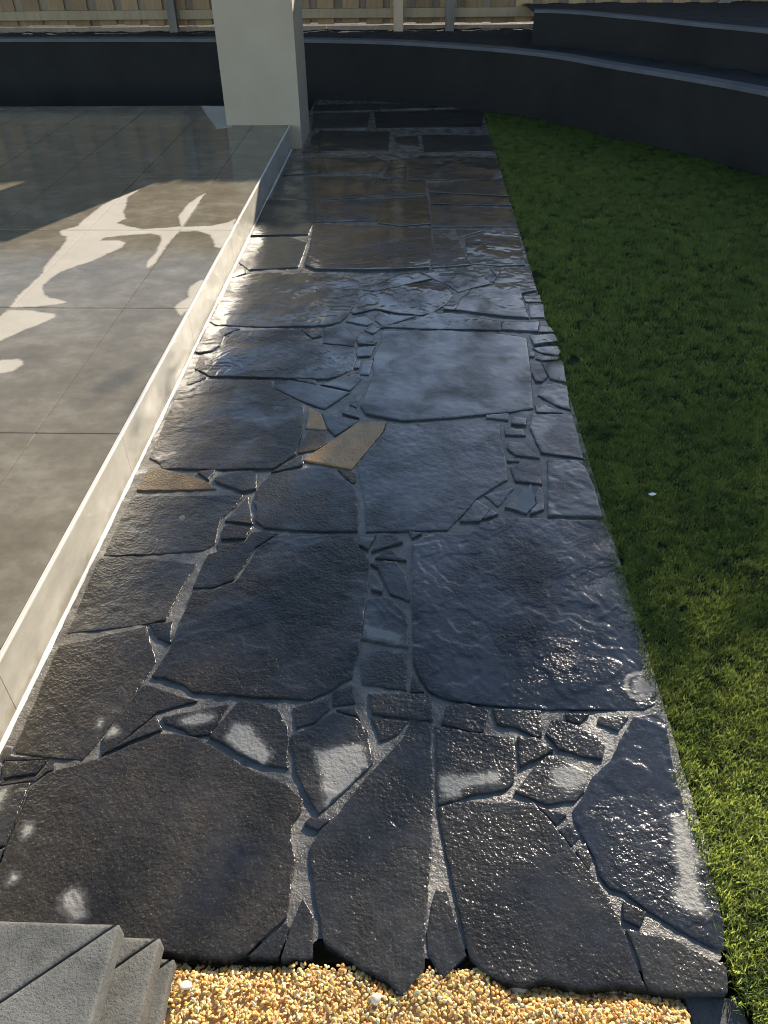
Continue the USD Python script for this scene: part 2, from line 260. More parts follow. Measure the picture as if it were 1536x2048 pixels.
# ------------------------------------------------------------------ traced ground plan, in millimetres
STONES = [
    ('grey', [(-851,4695),(-561,4676),(-551,4303),(-561,4119),(-843,4095)]),
    ('grey', [(-850,3665),(-811,3639),(-792,3570),(-845,3520)]),
    ('grey', [(-841,4065),(-656,4073),(-549,3983),(-550,3904),(-550,3792),(-555,3653),(-779,3620),(-815,3671),(-844,3710)]),
    ('grey', [(-528,4262),(-180,4238),(-66,4215),(96,4207),(96,3878),(81,3644),(-80,3618),(-211,3611),(-460,3622),(-515,3679),(-513,3820),(-517,3976)]),
    ('brown', [(-841,3508),(-793,3563),(-629,3583),(-417,3578),(-276,3500),(-247,3476),(-243,3293),(-280,3094),(-303,3039),(-364,3005),(-601,2992),(-816,3009),(-847,3038)]),
    ('grey', [(-847,2976),(-799,2990),(-721,2967),(-769,2911),(-768,2816),(-788,2772),(-832,2755),(-849,2763)]),
    ('brown', [(-749,2893),(-723,2944),(-459,2956),(-421,2901),(-386,2852),(-350,2821),(-229,2796),(-215,2729),(-224,2627),(-247,2607),(-271,2576),(-308,2552),(-487,2557),(-750,2565),(-791,2604),(-817,2619),(-819,2680),(-816,2721),(-770,2747),(-748,2808)]),
    ('grey', [(-358,2971),(-278,2982),(-228,2885),(-230,2823),(-349,2848)]),
    ('grey', [(-454,2970),(-370,2981),(-367,2906),(-405,2883)]),
    ('grey', [(-829,2514),(-810,2603),(-765,2553),(-781,2523),(-818,2492)]),
    ('brown', [(-840,2473),(-774,2527),(-651,2532),(-525,2526),(-493,2457),(-391,2370),(-377,2322),(-365,2175),(-371,2051),(-430,1975),(-611,1969),(-774,1971),(-798,2004),(-830,2026)]),
    ('grey', [(-498,2534),(-407,2520),(-226,2450),(-301,2337),(-365,2377),(-492,2478)]),
    ('grey', [(-431,2550),(-352,2540),(-346,2503),(-391,2506)]),
    ('grey', [(-321,2510),(-201,2596),(-183,2554),(-224,2468)]),
    ('grey', [(-226,2691),(-193,2696),(-197,2635),(-226,2635)]),
    ('grey', [(-180,2696),(-145,2701),(-157,2581),(-191,2584)]),
    ('grey', [(-211,2801),(-142,2815),(-160,2734),(-209,2729)]),
    ('grey', [(-220,2880),(-203,2936),(-136,2863),(-150,2824),(-207,2836)]),
    ('grey', [(-194,2959),(-154,3012),(-128,2978),(-155,2927)]),
    ('grey', [(-260,3079),(-192,3099),(-160,3036),(-184,3006),(-270,3044)]),
    ('grey', [(-217,2366),(-175,2436),(-188,2346)]),
    ('grey', [(-238,2331),(-187,2329),(-173,2273),(-235,2301)]),
    ('tan', [(-348,2326),(-310,2300),(-282,2204),(-349,2213)]),
    ('ochre', [(-337,2185),(-279,2192),(-277,2116),(-303,2081),(-357,2062)]),
    ('grey', [(-301,2300),(-175,2250),(-247,2165),(-278,2217)]),
    ('tan', [(-332,2020),(-171,2241),(-86,2242),(-94,2189),(-183,1979),(-254,2000)]),
    ('grey', [(-431,1950),(-343,2043),(-335,1990)]),
    ('ochre', [(-225,1973),(-167,1950),(-163,1908),(-173,1897)]),
    ('grey', [(-454,1869),(-424,1935),(-304,1977),(-256,1970),(-173,1885),(-155,1813),(-145,1672),(-272,1670),(-409,1682),(-440,1713),(-442,1764),(-457,1795)]),
    ('ochre', [(-815,1976),(-752,1953),(-628,1902),(-590,1864),(-742,1854),(-824,1852)]),
    ('grey', [(-662,1949),(-606,1958),(-618,1902)]),
    ('brown', [(-599,1918),(-555,1943),(-496,1955),(-476,1936),(-466,1864),(-499,1853),(-595,1900)]),
    ('grey', [(-830,1820),(-501,1831),(-513,1787),(-546,1716),(-540,1614),(-561,1586),(-681,1567),(-832,1556)]),
    ('brown', [(-526,1709),(-482,1819),(-450,1699)]),
    ('brown', [(-528,1678),(-516,1689),(-446,1675),(-457,1631),(-523,1627)]),
    ('grey', [(-530,1608),(-472,1614),(-523,1579)]),
    ('grey', [(-545,1560),(-454,1620),(-438,1660),(-373,1654),(-426,1598),(-438,1536),(-461,1469),(-509,1438),(-557,1435),(-554,1494)]),
    ('brown', [(-371,1646),(-249,1653),(-158,1646),(-137,1599),(-108,1549),(-105,1452),(-115,1278),(-120,1214),(-128,1147),(-156,1130),(-173,1112),(-214,1087),(-329,1090),(-407,1095),(-481,1100),(-509,1120),(-555,1138),(-586,1142),(-573,1188),(-561,1235),(-561,1321),(-553,1416),(-502,1423),(-451,1454),(-426,1528),(-414,1589)]),
    ('grey', [(-837,1539),(-752,1549),(-573,1523),(-590,1441),(-605,1321),(-648,1307),(-756,1284),(-832,1273)]),
    ('brown', [(-835,1227),(-748,1258),(-646,1294),(-616,1231),(-593,1185),(-607,1125),(-637,1033),(-654,978),(-667,943),(-679,921),(-738,924),(-823,935),(-828,951),(-829,1066)]),
    ('grey', [(-636,1300),(-582,1312),(-572,1243),(-610,1261)]),
    ('brown', [(-597,1113),(-534,1093),(-506,1081),(-475,1074),(-553,1042),(-608,965),(-637,934),(-646,983),(-635,1025)]),
    ('grey', [(-549,1031),(-528,995),(-579,969),(-628,937),(-591,975)]),
    ('grey', [(-532,1026),(-399,1063),(-422,989),(-459,984),(-480,1000),(-524,1013)]),
    ('grey', [(-836,908),(-749,912),(-760,882),(-823,869)]),
    ('grey', [(-840,845),(-765,859),(-765,833),(-765,731),(-794,718)]),
    ('brown', [(-735,883),(-680,904),(-633,920),(-539,977),(-501,982),(-450,976),(-322,902),(-239,867),(-205,837),(-208,814),(-222,784),(-217,744),(-206,719),(-207,668),(-207,614),(-237,583),(-266,553),(-302,544),(-411,551),(-519,549),(-728,551),(-761,583),(-751,690),(-755,854)]),
    ('grey', [(-371,1076),(-287,1056),(-257,1009),(-244,912),(-291,918),(-347,943),(-418,984),(-386,1047)]),
    ('grey', [(-245,985),(-193,1018),(-160,1049),(-113,1037),(-84,1003),(-79,980),(-71,926),(-78,915),(-169,812),(-220,895)]),
    ('grey', [(-252,1059),(-220,1073),(-176,1088),(-168,1062),(-200,1024),(-237,1008)]),
    ('grey', [(-167,1107),(-123,1126),(-114,1076),(-164,1066)]),
    ('grey', [(-155,1057),(-112,1065),(-99,1031)]),
    ('grey', [(-83,1098),(51,1104),(56,1038),(-6,1042),(-73,1052)]),
    ('grey', [(-75,1038),(3,1031),(-19,995),(-54,978)]),
    ('grey', [(-98,1533),(-83,1531),(-64,1546),(-31,1542),(-8,1498),(4,1410),(2,1400),(-44,1426),(-63,1478),(-79,1522)]),
    ('grey', [(-98,1500),(-90,1504),(-66,1457),(-65,1425),(-95,1434)]),
    ('grey', [(-104,1406),(-42,1404),(-3,1340),(0,1245),(-113,1268)]),
    ('grey', [(-78,1231),(-44,1233),(-32,1221),(-2,1227),(-2,1119),(-99,1133),(-106,1193)]),
    ('grey', [(13,1159),(40,1111),(8,1110)]),
    ('grey', [(-137,1657),(-90,1656),(-113,1592),(-135,1610)]),
    ('grey', [(-77,1654),(-33,1653),(-15,1625),(-100,1582)]),
    ('grey', [(-54,1595),(-4,1549),(-69,1554),(-90,1555)]),
    ('grey', [(2,1673),(40,1665),(10,1641)]),
    ('grey', [(-113,2946),(151,2958),(364,2937),(463,2897),(459,2809),(448,2608),(426,2355),(345,2327),(254,2309),(136,2284),(-21,2262),(-148,2303),(-169,2353),(-132,2577),(-141,2705),(-115,2846)]),
    ('grey', [(-82,2239),(40,2241),(95,2198),(110,2245),(216,2244),(302,2245),(299,2162),(305,2048),(300,1927),(254,1885),(198,1827),(148,1743),(109,1684),(19,1678),(-117,1670),(-131,1828),(-163,1996)]),
    ('grey', [(-118,2988),(13,3062),(92,3133),(179,3128),(371,3041),(365,2970),(157,2977),(-108,2993)]),
    ('grey', [(385,3041),(533,3038),(517,2957),(379,2974)]),
    ('grey', [(-146,3055),(-134,3141),(-94,3111),(8,3096),(-112,3007)]),
    ('grey', [(-221,3304),(-142,3366),(72,3478),(157,3443),(180,3319),(144,3221),(85,3138),(38,3117),(-69,3136),(-157,3176),(-245,3124),(-260,3150)]),
    ('grey', [(-211,3377),(-55,3568),(35,3581),(91,3514),(-161,3372)]),
    ('grey', [(120,4175),(202,4175),(187,4030),(244,4023),(238,3950),(265,3769),(285,3690),(100,3651),(109,3857)]),
    ('grey', [(281,4045),(388,4129),(555,4137),(543,3692),(419,3678),(296,3710),(279,3769)]),
    ('grey', [(237,4175),(378,4176),(256,4068)]),
    ('grey', [(49,3575),(292,3639),(367,3462),(274,3409),(213,3364),(173,3443),(105,3514)]),
    ('grey', [(378,3646),(424,3646),(404,3528)]),
    ('grey', [(275,3381),(371,3422),(430,3634),(559,3622),(561,3378),(488,3343),(488,3245),(495,3091),(389,3105),(196,3164),(225,3281),(261,3341)]),
    ('grey', [(500,3316),(573,3333),(572,3251),(506,3251)]),
    ('grey', [(514,3224),(577,3225),(565,3097),(508,3091)]),
    ('grey', [(138,3195),(205,3222),(185,3154),(140,3164)]),
    ('grey', [(534,3014),(577,3000),(585,2949),(516,2948)]),
    ('grey', [(485,2911),(582,2930),(589,2867),(492,2831)]),
    ('grey', [(483,2809),(580,2828),(587,2785),(570,2747),(504,2775)]),
    ('grey', [(492,2750),(576,2734),(565,2710),(503,2701),(482,2721)]),
    ('grey', [(508,2680),(580,2693),(569,2542),(522,2560),(515,2617)]),
    ('grey', [(453,2620),(498,2633),(509,2575),(482,2533),(461,2540)]),
    ('grey', [(476,2503),(528,2522),(567,2505),(554,2347),(517,2373),(463,2442)]),
    ('grey', [(438,2379),(449,2345),(472,2369),(528,2317),(439,2318)]),
    ('grey', [(453,2783),(487,2763),(480,2733),(450,2737)]),
    ('grey', [(426,2312),(556,2307),(549,2050),(427,2076),(410,2225)]),
    ('grey', [(439,2031),(545,2025),(555,1881),(556,1749),(405,1753),(422,1878)]),
    ('grey', [(349,2291),(400,2279),(393,2237),(343,2243)]),
    ('grey', [(262,2303),(342,2314),(335,2268),(261,2283)]),
    ('grey', [(318,2214),(382,2215),(385,2172),(316,2174)]),
    ('grey', [(324,2129),(369,2130),(411,2045),(341,2060),(318,2100)]),
    ('grey', [(306,2037),(353,2038),(347,2021),(312,2023)]),
    ('grey', [(319,1991),(407,1998),(403,1906),(327,1920)]),
    ('grey', [(226,1847),(318,1886),(262,1792)]),
    ('grey', [(202,1820),(236,1780),(205,1722),(150,1720)]),
    ('grey', [(239,1775),(260,1755),(214,1729)]),
    ('grey', [(369,1897),(371,1806),(340,1761),(286,1786)]),
    ('grey', [(389,1888),(404,1875),(394,1778),(351,1754)]),
    ('slate', [(16,1619),(58,1661),(173,1663),(251,1732),(337,1738),(559,1733),(563,1629),(558,1430),(559,1351),(562,1218),(560,1121),(551,1093),(525,1078),(405,1074),(298,1072),(196,1078),(131,1086),(80,1097),(53,1114),(28,1161),(17,1202),(14,1400)]),
    ('grey', [(91,1067),(130,1079),(178,1061),(164,1008),(138,1009),(81,1029)]),
    ('grey', [(192,1066),(293,1064),(288,1003),(278,999),(239,1022),(199,1030)]),
    ('grey', [(317,1041),(354,1035),(403,1004),(418,977),(407,950),(361,957),(323,972),(302,1006)]),
    ('grey', [(348,1060),(402,1060),(377,1035),(360,1036),(349,1044)]),
    ('grey', [(421,1054),(486,1057),(456,1018),(415,1038)]),
    ('grey', [(64,1018),(137,1004),(226,990),(228,937),(219,893),(197,873),(133,861),(96,846),(66,838),(67,933)]),
    ('grey', [(238,996),(277,992),(310,965),(235,924)]),
    ('grey', [(295,955),(373,916),(356,874),(337,853),(279,844),(223,869),(279,937)]),
    ('slate', [(471,1017),(498,1053),(547,1069),(561,1047),(551,960),(547,846),(547,764),(560,694),(555,620),(542,582),(509,595),(480,611),(432,645),(396,674),(374,681),(359,707),(357,735),(343,774),(331,808),(331,828),(353,856),(381,902),(425,942)]),
    ('grey', [(260,837),(315,821),(293,798)]),
    ('grey', [(296,788),(319,805),(336,776),(315,757)]),
    ('grey', [(321,747),(343,765),(349,732),(340,711)]),
    ('grey', [(390,657),(427,639),(412,612),(386,625)]),
    ('grey', [(390,605),(464,591),(538,550),(529,516),(454,513),(403,519),(398,564)]),
    ('grey', [(66,827),(97,840),(252,843),(289,793),(318,739),(347,693),(364,659),(374,619),(383,582),(388,551),(396,518),(358,524),(299,516),(242,527),(189,519),(141,532),(114,557),(104,611),(89,686),(75,774)]),
    ('grey', [(12,1029),(48,1033),(53,996),(54,888),(52,802),(47,722),(41,657),(35,597),(33,537),(-1,499),(-28,520),(-76,541),(-134,574),(-156,643),(-174,716),(-175,745),(-162,772),(-137,800),(-71,900),(-7,983)]),
    ('grey', [(-184,802),(-147,799),(-162,774),(-195,789)]),
    ('grey', [(-182,647),(-158,614),(-154,546),(-207,542),(-202,577)]),
    ('grey', [(-206,603),(-198,594),(-212,545),(-265,546)]),
    ('grey', [(59,666),(77,663),(104,560),(67,526),(45,558),(42,595)]),
    ('grey', [(-542,4666),(-192,4723),(-203,4346),(-531,4320)]),
    ('grey', [(-177,4723),(80,4780),(89,4288),(-61,4255),(-179,4304)]),
    ('grey', [(113,4582),(553,4545),(558,4248),(113,4239)]),
    ('grey', [(110,4809),(562,4731),(556,4609),(119,4628)]),
    ('grey', [(-832,4773),(-837,5159),(-592,5180),(-237,5167),(-251,4771),(-559,4714)]),
    ('grey', [(-211,5144),(70,5067),(69,4829),(-224,4771)]),
    ('grey', [(104,5024),(556,5108),(560,4779),(111,4849)]),
    ('grey', [(-599,5635),(-253,5632),(-173,5494),(-241,5268),(-597,5294)]),
    ('grey', [(-830,5612),(-627,5635),(-621,5271),(-828,5215)]),
    ('grey', [(-32,5396),(55,5655),(556,5625),(569,5368),(471,5097),(-30,5122)]),
    ('grey', [(-142,5568),(24,5630),(-49,5396),(-59,5155),(-178,5211)]),
    ('grey', [(76,6273),(575,6236),(556,5795),(86,5773)]),
    ('grey', [(-131,6200),(24,6244),(31,5951),(-98,5967)]),
    ('grey', [(-685,6409),(-188,6370),(-187,5829),(-649,5793)]),
    ('grey', [(-763,5781),(-744,6238),(-702,6378),(-673,5794)]),
    ('grey', [(-314,7042),(581,7138),(512,6521),(-276,6500)]),
    ('grey', [(-815,6996),(-367,7024),(-365,6501),(-769,6475)]),
    ('grey', [(-846,7344),(-289,7372),(-293,7136),(-831,7109)]),
    ('grey', [(-250,7372),(309,7319),(583,7235),(-315,7156)]),
]
DRY = [
    [(-374,1014),(-344,1011),(-281,943),(-291,916),(-316,926),(-380,973)],
    [(-196,949),(-159,954),(-91,968),(-78,917),(-158,827),(-166,896)],
    [(69,898),(115,898),(155,904),(188,909),(187,890),(120,874),(107,856),(87,852),(71,865)],
    [(299,919),(337,928),(370,910),(360,888),(325,874),(304,886)],
    [(525,818),(547,818),(541,772),(546,746),(529,706),(528,674),(533,640),(508,642),(485,661),(507,703),(510,745),(516,794)],
    [(-489,1020),(-457,1040),(-421,1039),(-422,1026),(-449,1016),(-480,1011)],
    [(-640,986),(-630,999),(-622,991),(-627,979),(-638,974)],
    [(-673,1000),(-669,1015),(-662,1011),(-665,998)],
    [(-611,637),(-601,652),(-579,641),(-561,599),(-581,594),(-608,620)],
    [(-742,761),(-739,769),(-723,770),(-720,755),(-728,743)],
    [(-723,663),(-724,675),(-707,668),(-712,658),(-720,656)],
    [(-819,846),(-809,848),(-802,828),(-803,807),(-822,806),(-835,834)],
    [(332,1868),(382,1885),(368,1805),(342,1766),(314,1785)],
    [(518,1153),(535,1167),(551,1162),(551,1131),(532,1116),(514,1127)],
    [(-341,2602),(-307,2642),(-279,2634),(-287,2595),(-320,2575)],
    [(-104,1311),(-67,1304),(-11,1283),(-17,1256),(-96,1275)],
]
PATIO_DRY = [
    [(-1704,3729),(-1641,3784),(-1642,3916),(-1620,4128),(-1591,4217),(-1502,4406),(-1513,4341),(-1529,4248),(-1490,4084),(-1483,4013),(-1436,3903),(-1461,3836),(-1380,3785),(-1308,3747),(-1177,3772),(-1128,3785),(-1177,3943),(-1176,4142),(-1127,4324),(-1118,3780),(-984,3798),(-907,3850),(-880,3916),(-862,3614),(-875,3493),(-903,3509),(-930,3602),(-966,3673),(-1027,3720),(-1120,3715),(-1133,3566),(-1129,3302),(-1145,3245),(-1160,3282),(-1169,3333),(-1159,3430),(-1175,3589),(-1195,3661),(-1257,3685),(-1377,3660),(-1461,3631),(-1466,3588),(-1422,3588),(-1374,3593),(-1330,3553),(-1336,3496),(-1363,3451),(-1409,3343),(-1475,3259),(-1511,3209),(-1532,3121),(-1533,3046),(-1512,2992),(-1460,2930),(-1366,2888),(-1452,2854),(-1576,2828),(-1593,2903),(-1588,3198),(-1607,3249),(-1615,3406),(-1623,3564),(-1640,3635),(-1688,3684)],
    [(-1582,2811),(-1507,2815),(-1415,2786),(-1378,2773),(-1371,2746),(-1394,2700),(-1450,2630),(-1486,2569),(-1496,2542),(-1512,2504),(-1591,2686)],
    [(-1435,2398),(-1371,2408),(-1351,2394),(-1342,2362),(-1355,2320),(-1392,2299),(-1432,2298),(-1469,2382)],
    [(-882,3118),(-914,3055),(-910,2995),(-893,2937),(-918,2894),(-928,2838),(-908,2804),(-884,2764),(-870,2825),(-860,3118)],
    [(-1635,6552),(-1423,6513),(-1260,5846),(-1359,5790),(-1422,5966),(-1497,6151)],
]
RINGS = [[(147,1838),(143,1822),(134,1808),(121,1799),(106,1796),(91,1800),(79,1809),(71,1823),(69,1839),(73,1855),(83,1869),(97,1877),(113,1880),(127,1875),(139,1865),(146,1850)],[(561,1145),(555,1131),(545,1119),(533,1112),(521,1109),(509,1112),(501,1120),(497,1132),(498,1146),(504,1159),(515,1171),(527,1179),(540,1180),(552,1177),(559,1168),(562,1155)]]


# ------------------------------------------------------------------ ground
def soil_sheet(name, x0, x1, y0, y1, nx, ny, z, amp, m, sc=2.0, seed=0, parent='/World', keep=None, **kw):
    xs, ys = np.meshgrid(np.linspace(x0, x1, nx), np.linspace(y0, y1, ny))
    zz = z(xs, ys) if callable(z) else np.full(xs.shape, z)
    zz = zz + (n2(xs, ys, sc, seed, 5) - 0.5) * 2 * amp
    v = np.column_stack([xs.ravel(), ys.ravel(), zz.ravel()])
    i = (np.arange(ny - 1)[:, None] * nx + np.arange(nx - 1)[None]).ravel()
    f = np.vstack([np.column_stack([i, i + 1, i + nx + 1]), np.column_stack([i, i + nx + 1, i + nx])])
    if keep is not None:
        c = v[f].mean(1); f = f[keep(c[:, 0], c[:, 1])]
        used_v, f = np.unique(f, return_inverse=True); v = v[used_v]; f = f.reshape(-1, 3)
    return raw(name, v, f, vnormals(v, f), m, parent, **kw)
soil_sheet('ground', -150, 150, -150, 150, 61, 61, -0.13, 0.0, soil_m, kind='structure')

# ------------------------------------------------------------------ stone path
path = xf('stone_path', kind='structure', label='wet bluestone crazy paving path between the tiled step and the lawn')
polys = []
for tone, pts in STONES:
    p = sg.Polygon(np.array(pts) / 1000.0).buffer(0)
    if p.centroid.y > 2.1 and p.area > .008: p = p.buffer(.005 if p.centroid.y < 4.3 else .010, join_style=2)
    elif p.area > .004: p = p.buffer(.0024, join_style=2)
    for q, _ in polys:
        if p.intersects(q): p = big(p.difference(q.buffer(0.0035)))
    polys.append((p, tone))
allstone = unary_union([p for p, _ in polys])
front = {}
xs_f = np.linspace(-0.87, 0.58, 146)
ys_f = []
for x in xs_f:
    c = allstone.intersection(sg.LineString([(x, 0.2), (x, 1.2)]))
    ys_f.append(c.bounds[1] if not c.is_empty else np.nan)
ys_f = np.array(ys_f); ok = ~np.isnan(ys_f); ys_f = np.interp(xs_f, xs_f[ok], ys_f[ok])
ys_f = np.array([ys_f[max(0, i - 3):i + 4].max() for i in range(len(ys_f))])
def front_y(x): return np.interp(x, xs_f, ys_f)
closed = unary_union([allstone.buffer(.04).buffer(-.04), sg.box(-.866, .80, -.80, 7.6), sg.box(.50, .70, .568, 7.6), sg.box(-.86, 6.9, .576, 7.6)]).buffer(.03).buffer(-.03)
closed = sg.Polygon(big(closed).exterior)
mort = big(closed.intersection(affinity.translate(closed, 0, .028)).buffer(0))
def mortar_z(x, y): return -0.0058 + (n2(x, y, 13, 3, 4) - 0.5) * 0.005
soil_sheet('mortar_bed', -0.866, 0.578, 0.5, 7.6, 190, 800, mortar_z, 0.0022, mortar_m, 48.0, 5, P(path), keep=lambda x, y: contains_xy(mort, x, y))
core = mort.buffer(-.001)
core = big(core.simplify(0.002))
put('bedding_layer', trimesh.transformations and trimesh.creation.extrude_polygon(core, 0.10, engine='earcut').apply_translation((0, 0, -0.122)), bedding_m, P(path))
rings = [sg.Polygon(np.array(d) / 1000.0) for d in RINGS]
dry_polys = [sg.Polygon(np.array(d) / 1000.0).buffer(0) for d in DRY]
def dry_field(polys, X, soft, seed, wob):
    out = np.zeros(len(X))
    Xw = X + np.stack([n2(X[:, 0], X[:, 1], 45, seed, 4) - .5, n2(X[:, 0], X[:, 1], 45, seed + 3, 4) - .5], 1) * wob
    for d in polys:
        x0, y0, x1, y1 = d.bounds; m = 0.05
        k = np.where((X[:, 0] > x0 - m) & (X[:, 0] < x1 + m) & (X[:, 1] > y0 - m) & (X[:, 1] < y1 + m))[0]
        if len(k) == 0: continue
        import shapely
        pt = shapely.points(Xw[k]); sd = shapely.distance(pt, d.exterior) * np.where(shapely.contains(d, pt), 1, -1)
        out[k] = np.maximum(out[k], .22 * sstep(-soft * 1.5, -soft * .7, sd) + .78 * sstep(-soft * .3, soft * .3, sd) if soft > .006 else sstep(-soft, soft, sd))
    return out
rng = np.random.default_rng(7)
for i, (p, tone) in enumerate(polys):
    cy = p.centroid.y; cx = p.centroid.x; A = p.area
    step = 0.0055 if cy < 1.35 else 0.007 if cy < 2.4 else 0.010 if cy < 4.4 else 0.02
    hasdry = any(p.intersects(d) for d in dry_polys + rings)
    if hasdry: step = min(step, 0.0045)
    cleft = tone in ('brown', 'slate') and A > 0.03 or rng.random() < 0.3
    if i == next(k for k, (q, t) in enumerate(polys) if q.contains(sg.Point(-0.45, 0.75))): cleft = False
    z0 = rng.uniform(-0.002, 0.0022) + (0.0005 if A < 0.01 else 0)
    tx, ty = rng.normal(0, 0.005, 2) * (1.0 if A > 0.02 else 1.6)
    ang = rng.uniform(0, 3.14)
    def top(x, y, s=i, c=cleft, tx=tx, ty=ty, cx=cx, cy=cy, ang=ang):
        u = x * math.cos(ang) + y * math.sin(ang); w = -x * math.sin(ang) + y * math.cos(ang)
        h = tx * (x - cx) + ty * (y - cy)
        h = np.clip(h, -0.004, 0.004)
        n = n2(u, w, 5.0, s, 4, 8.0); h = h + (n2(u, w, 6.0, s + 20, 2) - .5) * .0045
        if c:
            t = n * 9; fl = np.floor(t); h = h + (fl + sstep(0.86, 1.0, t - fl)) * 0.0012 - 0.0055
            h = h + (n2(u, w, 45, s + 50, 3, 20) - 0.5) * 0.0018
        else: h = h + (n - 0.5) * 0.005
        return h + (n2(x, y, 75, s + 90, 3) - 0.5) * 0.0016
    pool = 0.8 if cx > -.25 and 1.6 < cy < 4.6 else 0.35 if tone == 'slate' or cy > 4.6 else -0.9 if cy < 1.08 and cx > -.2 else -0.9 if cy < 2.35 and cx < -.1 else 0.0     # standing water
    if tone in ('tan', 'ochre'): pool = -1.2
    v, f, n, X = slab_mesh(p, step, z0, 0.032, top, bevel=0.0011, jitter=0.0026 if cy < 4.4 else 0.004, seed=i, dist=0.0012 if cy < 2.4 else 0.003)
    d = dry_field(dry_polys, X, 0.008, i, 0.020) if hasdry else np.zeros(len(X))
    for rg in rings:
        if p.intersects(rg):
            import shapely
            d = np.maximum(d, 1.0 * np.exp(-(shapely.distance(shapely.points(X), rg.exterior) / .0045) ** 2) * (.55 + .9 * (n2(X[:, 0], X[:, 1], 30, 5, 2) - .2)))
    raw('stone', v, f, n, STONE[tone], P(path), {'dry': d, 'pool': np.full(len(X), pool)})
# stones that run out of the frame on the left
for k, pts in enumerate([[(-.852, .57), (-.70, .56), (-.675, .66), (-.70, .80), (-.852, .76)], [(-.852, .775), (-.71, .815), (-.735, .92), (-.852, .95)]]):
    p = big(sg.Polygon(pts).difference(allstone.buffer(0.006)))
    v, f, n, X = slab_mesh(p, 0.012, 0, 0.032, lambda x, y: (n2(x, y, 8, 77 + k) - .5) * .004, jitter=.002, seed=300 + k)
    raw('stone', v, f, n, STONE['grey'], P(path), {'dry': np.zeros(len(X)), 'pool': np.zeros(len(X))})

# ------------------------------------------------------------------ raised patio
XE, ZP, YB, YF = -0.8633, 0.1473, 6.554, -0.75
patio = xf('patio', kind='structure', label='raised patio of large porcelain tiles, half wet, with a low pale step edge')
put('slab', box(-5.4, XE - 0.012, YF, YB - 0.004, -0.13, ZP - 0.0035, 0.002), grout_m, P(patio))
pd = [sg.Polygon(np.array(d) / 1000.0).buffer(0) for d in PATIO_DRY]
xcols = [XE - 0.0095, XE - 0.2631, XE - 0.7131, XE - 1.1631, XE - 1.6131, XE - 2.0631, XE - 2.5131, XE - 2.9631, XE - 3.4131]
yrows = [YF, 0.134, 1.034, 1.934, 2.834, 3.734, 4.634, 5.534, 6.434, YB]
for a in range(len(xcols) - 1):
    for b in range(len(yrows) - 1):
        x1, x0, y0, y1 = xcols[a], xcols[a + 1], yrows[b], yrows[b + 1]
        g = 0.0016
        t = sg.Polygon([(x0 + g, y0 + g), (x1 - g, y0 + g), (x1 - g, y1 - g), (x0 + g, y1 - g)])
        touched = any(t.intersects(d) for d in pd)
        v, f, n, X = slab_mesh(t, 0.009 if touched else 0.08, ZP + rng.uniform(-.0004, .0004), 0.010, lambda x, y: np.zeros(len(x)), bevel=0.0006, dist=0.0015)
        d = dry_field(pd, X, 0.004, 11, 0.02) if touched else np.zeros(len(X))
        if x0 < -3.4 or y1 < 1.9: d = np.maximum(d, 0)
        raw('tile', v, f, n, tile_m, P(patio), {'dry': d})
# step face and its bright top edge
yj = [YF, 0.137, 1.037, 1.93, 2.80, 3.67, 4.55, 5.43, YB]
for y0, y1 in zip(yj[:-1], yj[1:]):
    put('riser_tile', box(XE - 0.0115, XE, y0 + 0.001, y1 - 0.001, -0.02, ZP - 0.0075, 0.0008), riser_m, P(patio))
for y0, y1 in zip(yj[:-1], yj[1:]):
    put('edge_trim', box(XE - 0.0085, XE + 0.0012, y0 + 0.0003, y1 - 0.0003, ZP - 0.007, ZP + 0.0009, 0.0009), trim_m, P(patio))
yb = np.linspace(YF, 5.86, 320); seal = []
rad = 0.0055 + (n2(yb * 0, yb, 14, 2) - .5) * 0.006
cs = []
for y, r in zip(yb, rad):
    for a in np.linspace(0, math.pi / 2, 5): cs.append((XE + r * math.sin(a) * 1.3, y, -0.006 + r * 1.5 * math.cos(a)))
cs = np.array(cs); ns = len(yb); ff = []
for i in range(ns - 1):
    for k in range(4):
        a = i * 5 + k; ff += [[a, a + 1, a + 6], [a, a + 6, a + 5]]
ff = np.array(ff)
nn = vnormals(cs, ff)
if nn[:, 2].mean() < 0: ff = ff[:, ::-1]; nn = -nn
raw('sealant_bead', cs, ff, nn, seal_m, P(patio))

# ------------------------------------------------------------------ rendered pier at the corner of the patio
put('rendered_pier', box(-1.31, -0.79, 5.90, 6.40, -0.05, 1.27, 0.006), pier_m, label='square pale grey rendered pier standing on the corner of the tiled patio', category='pier')

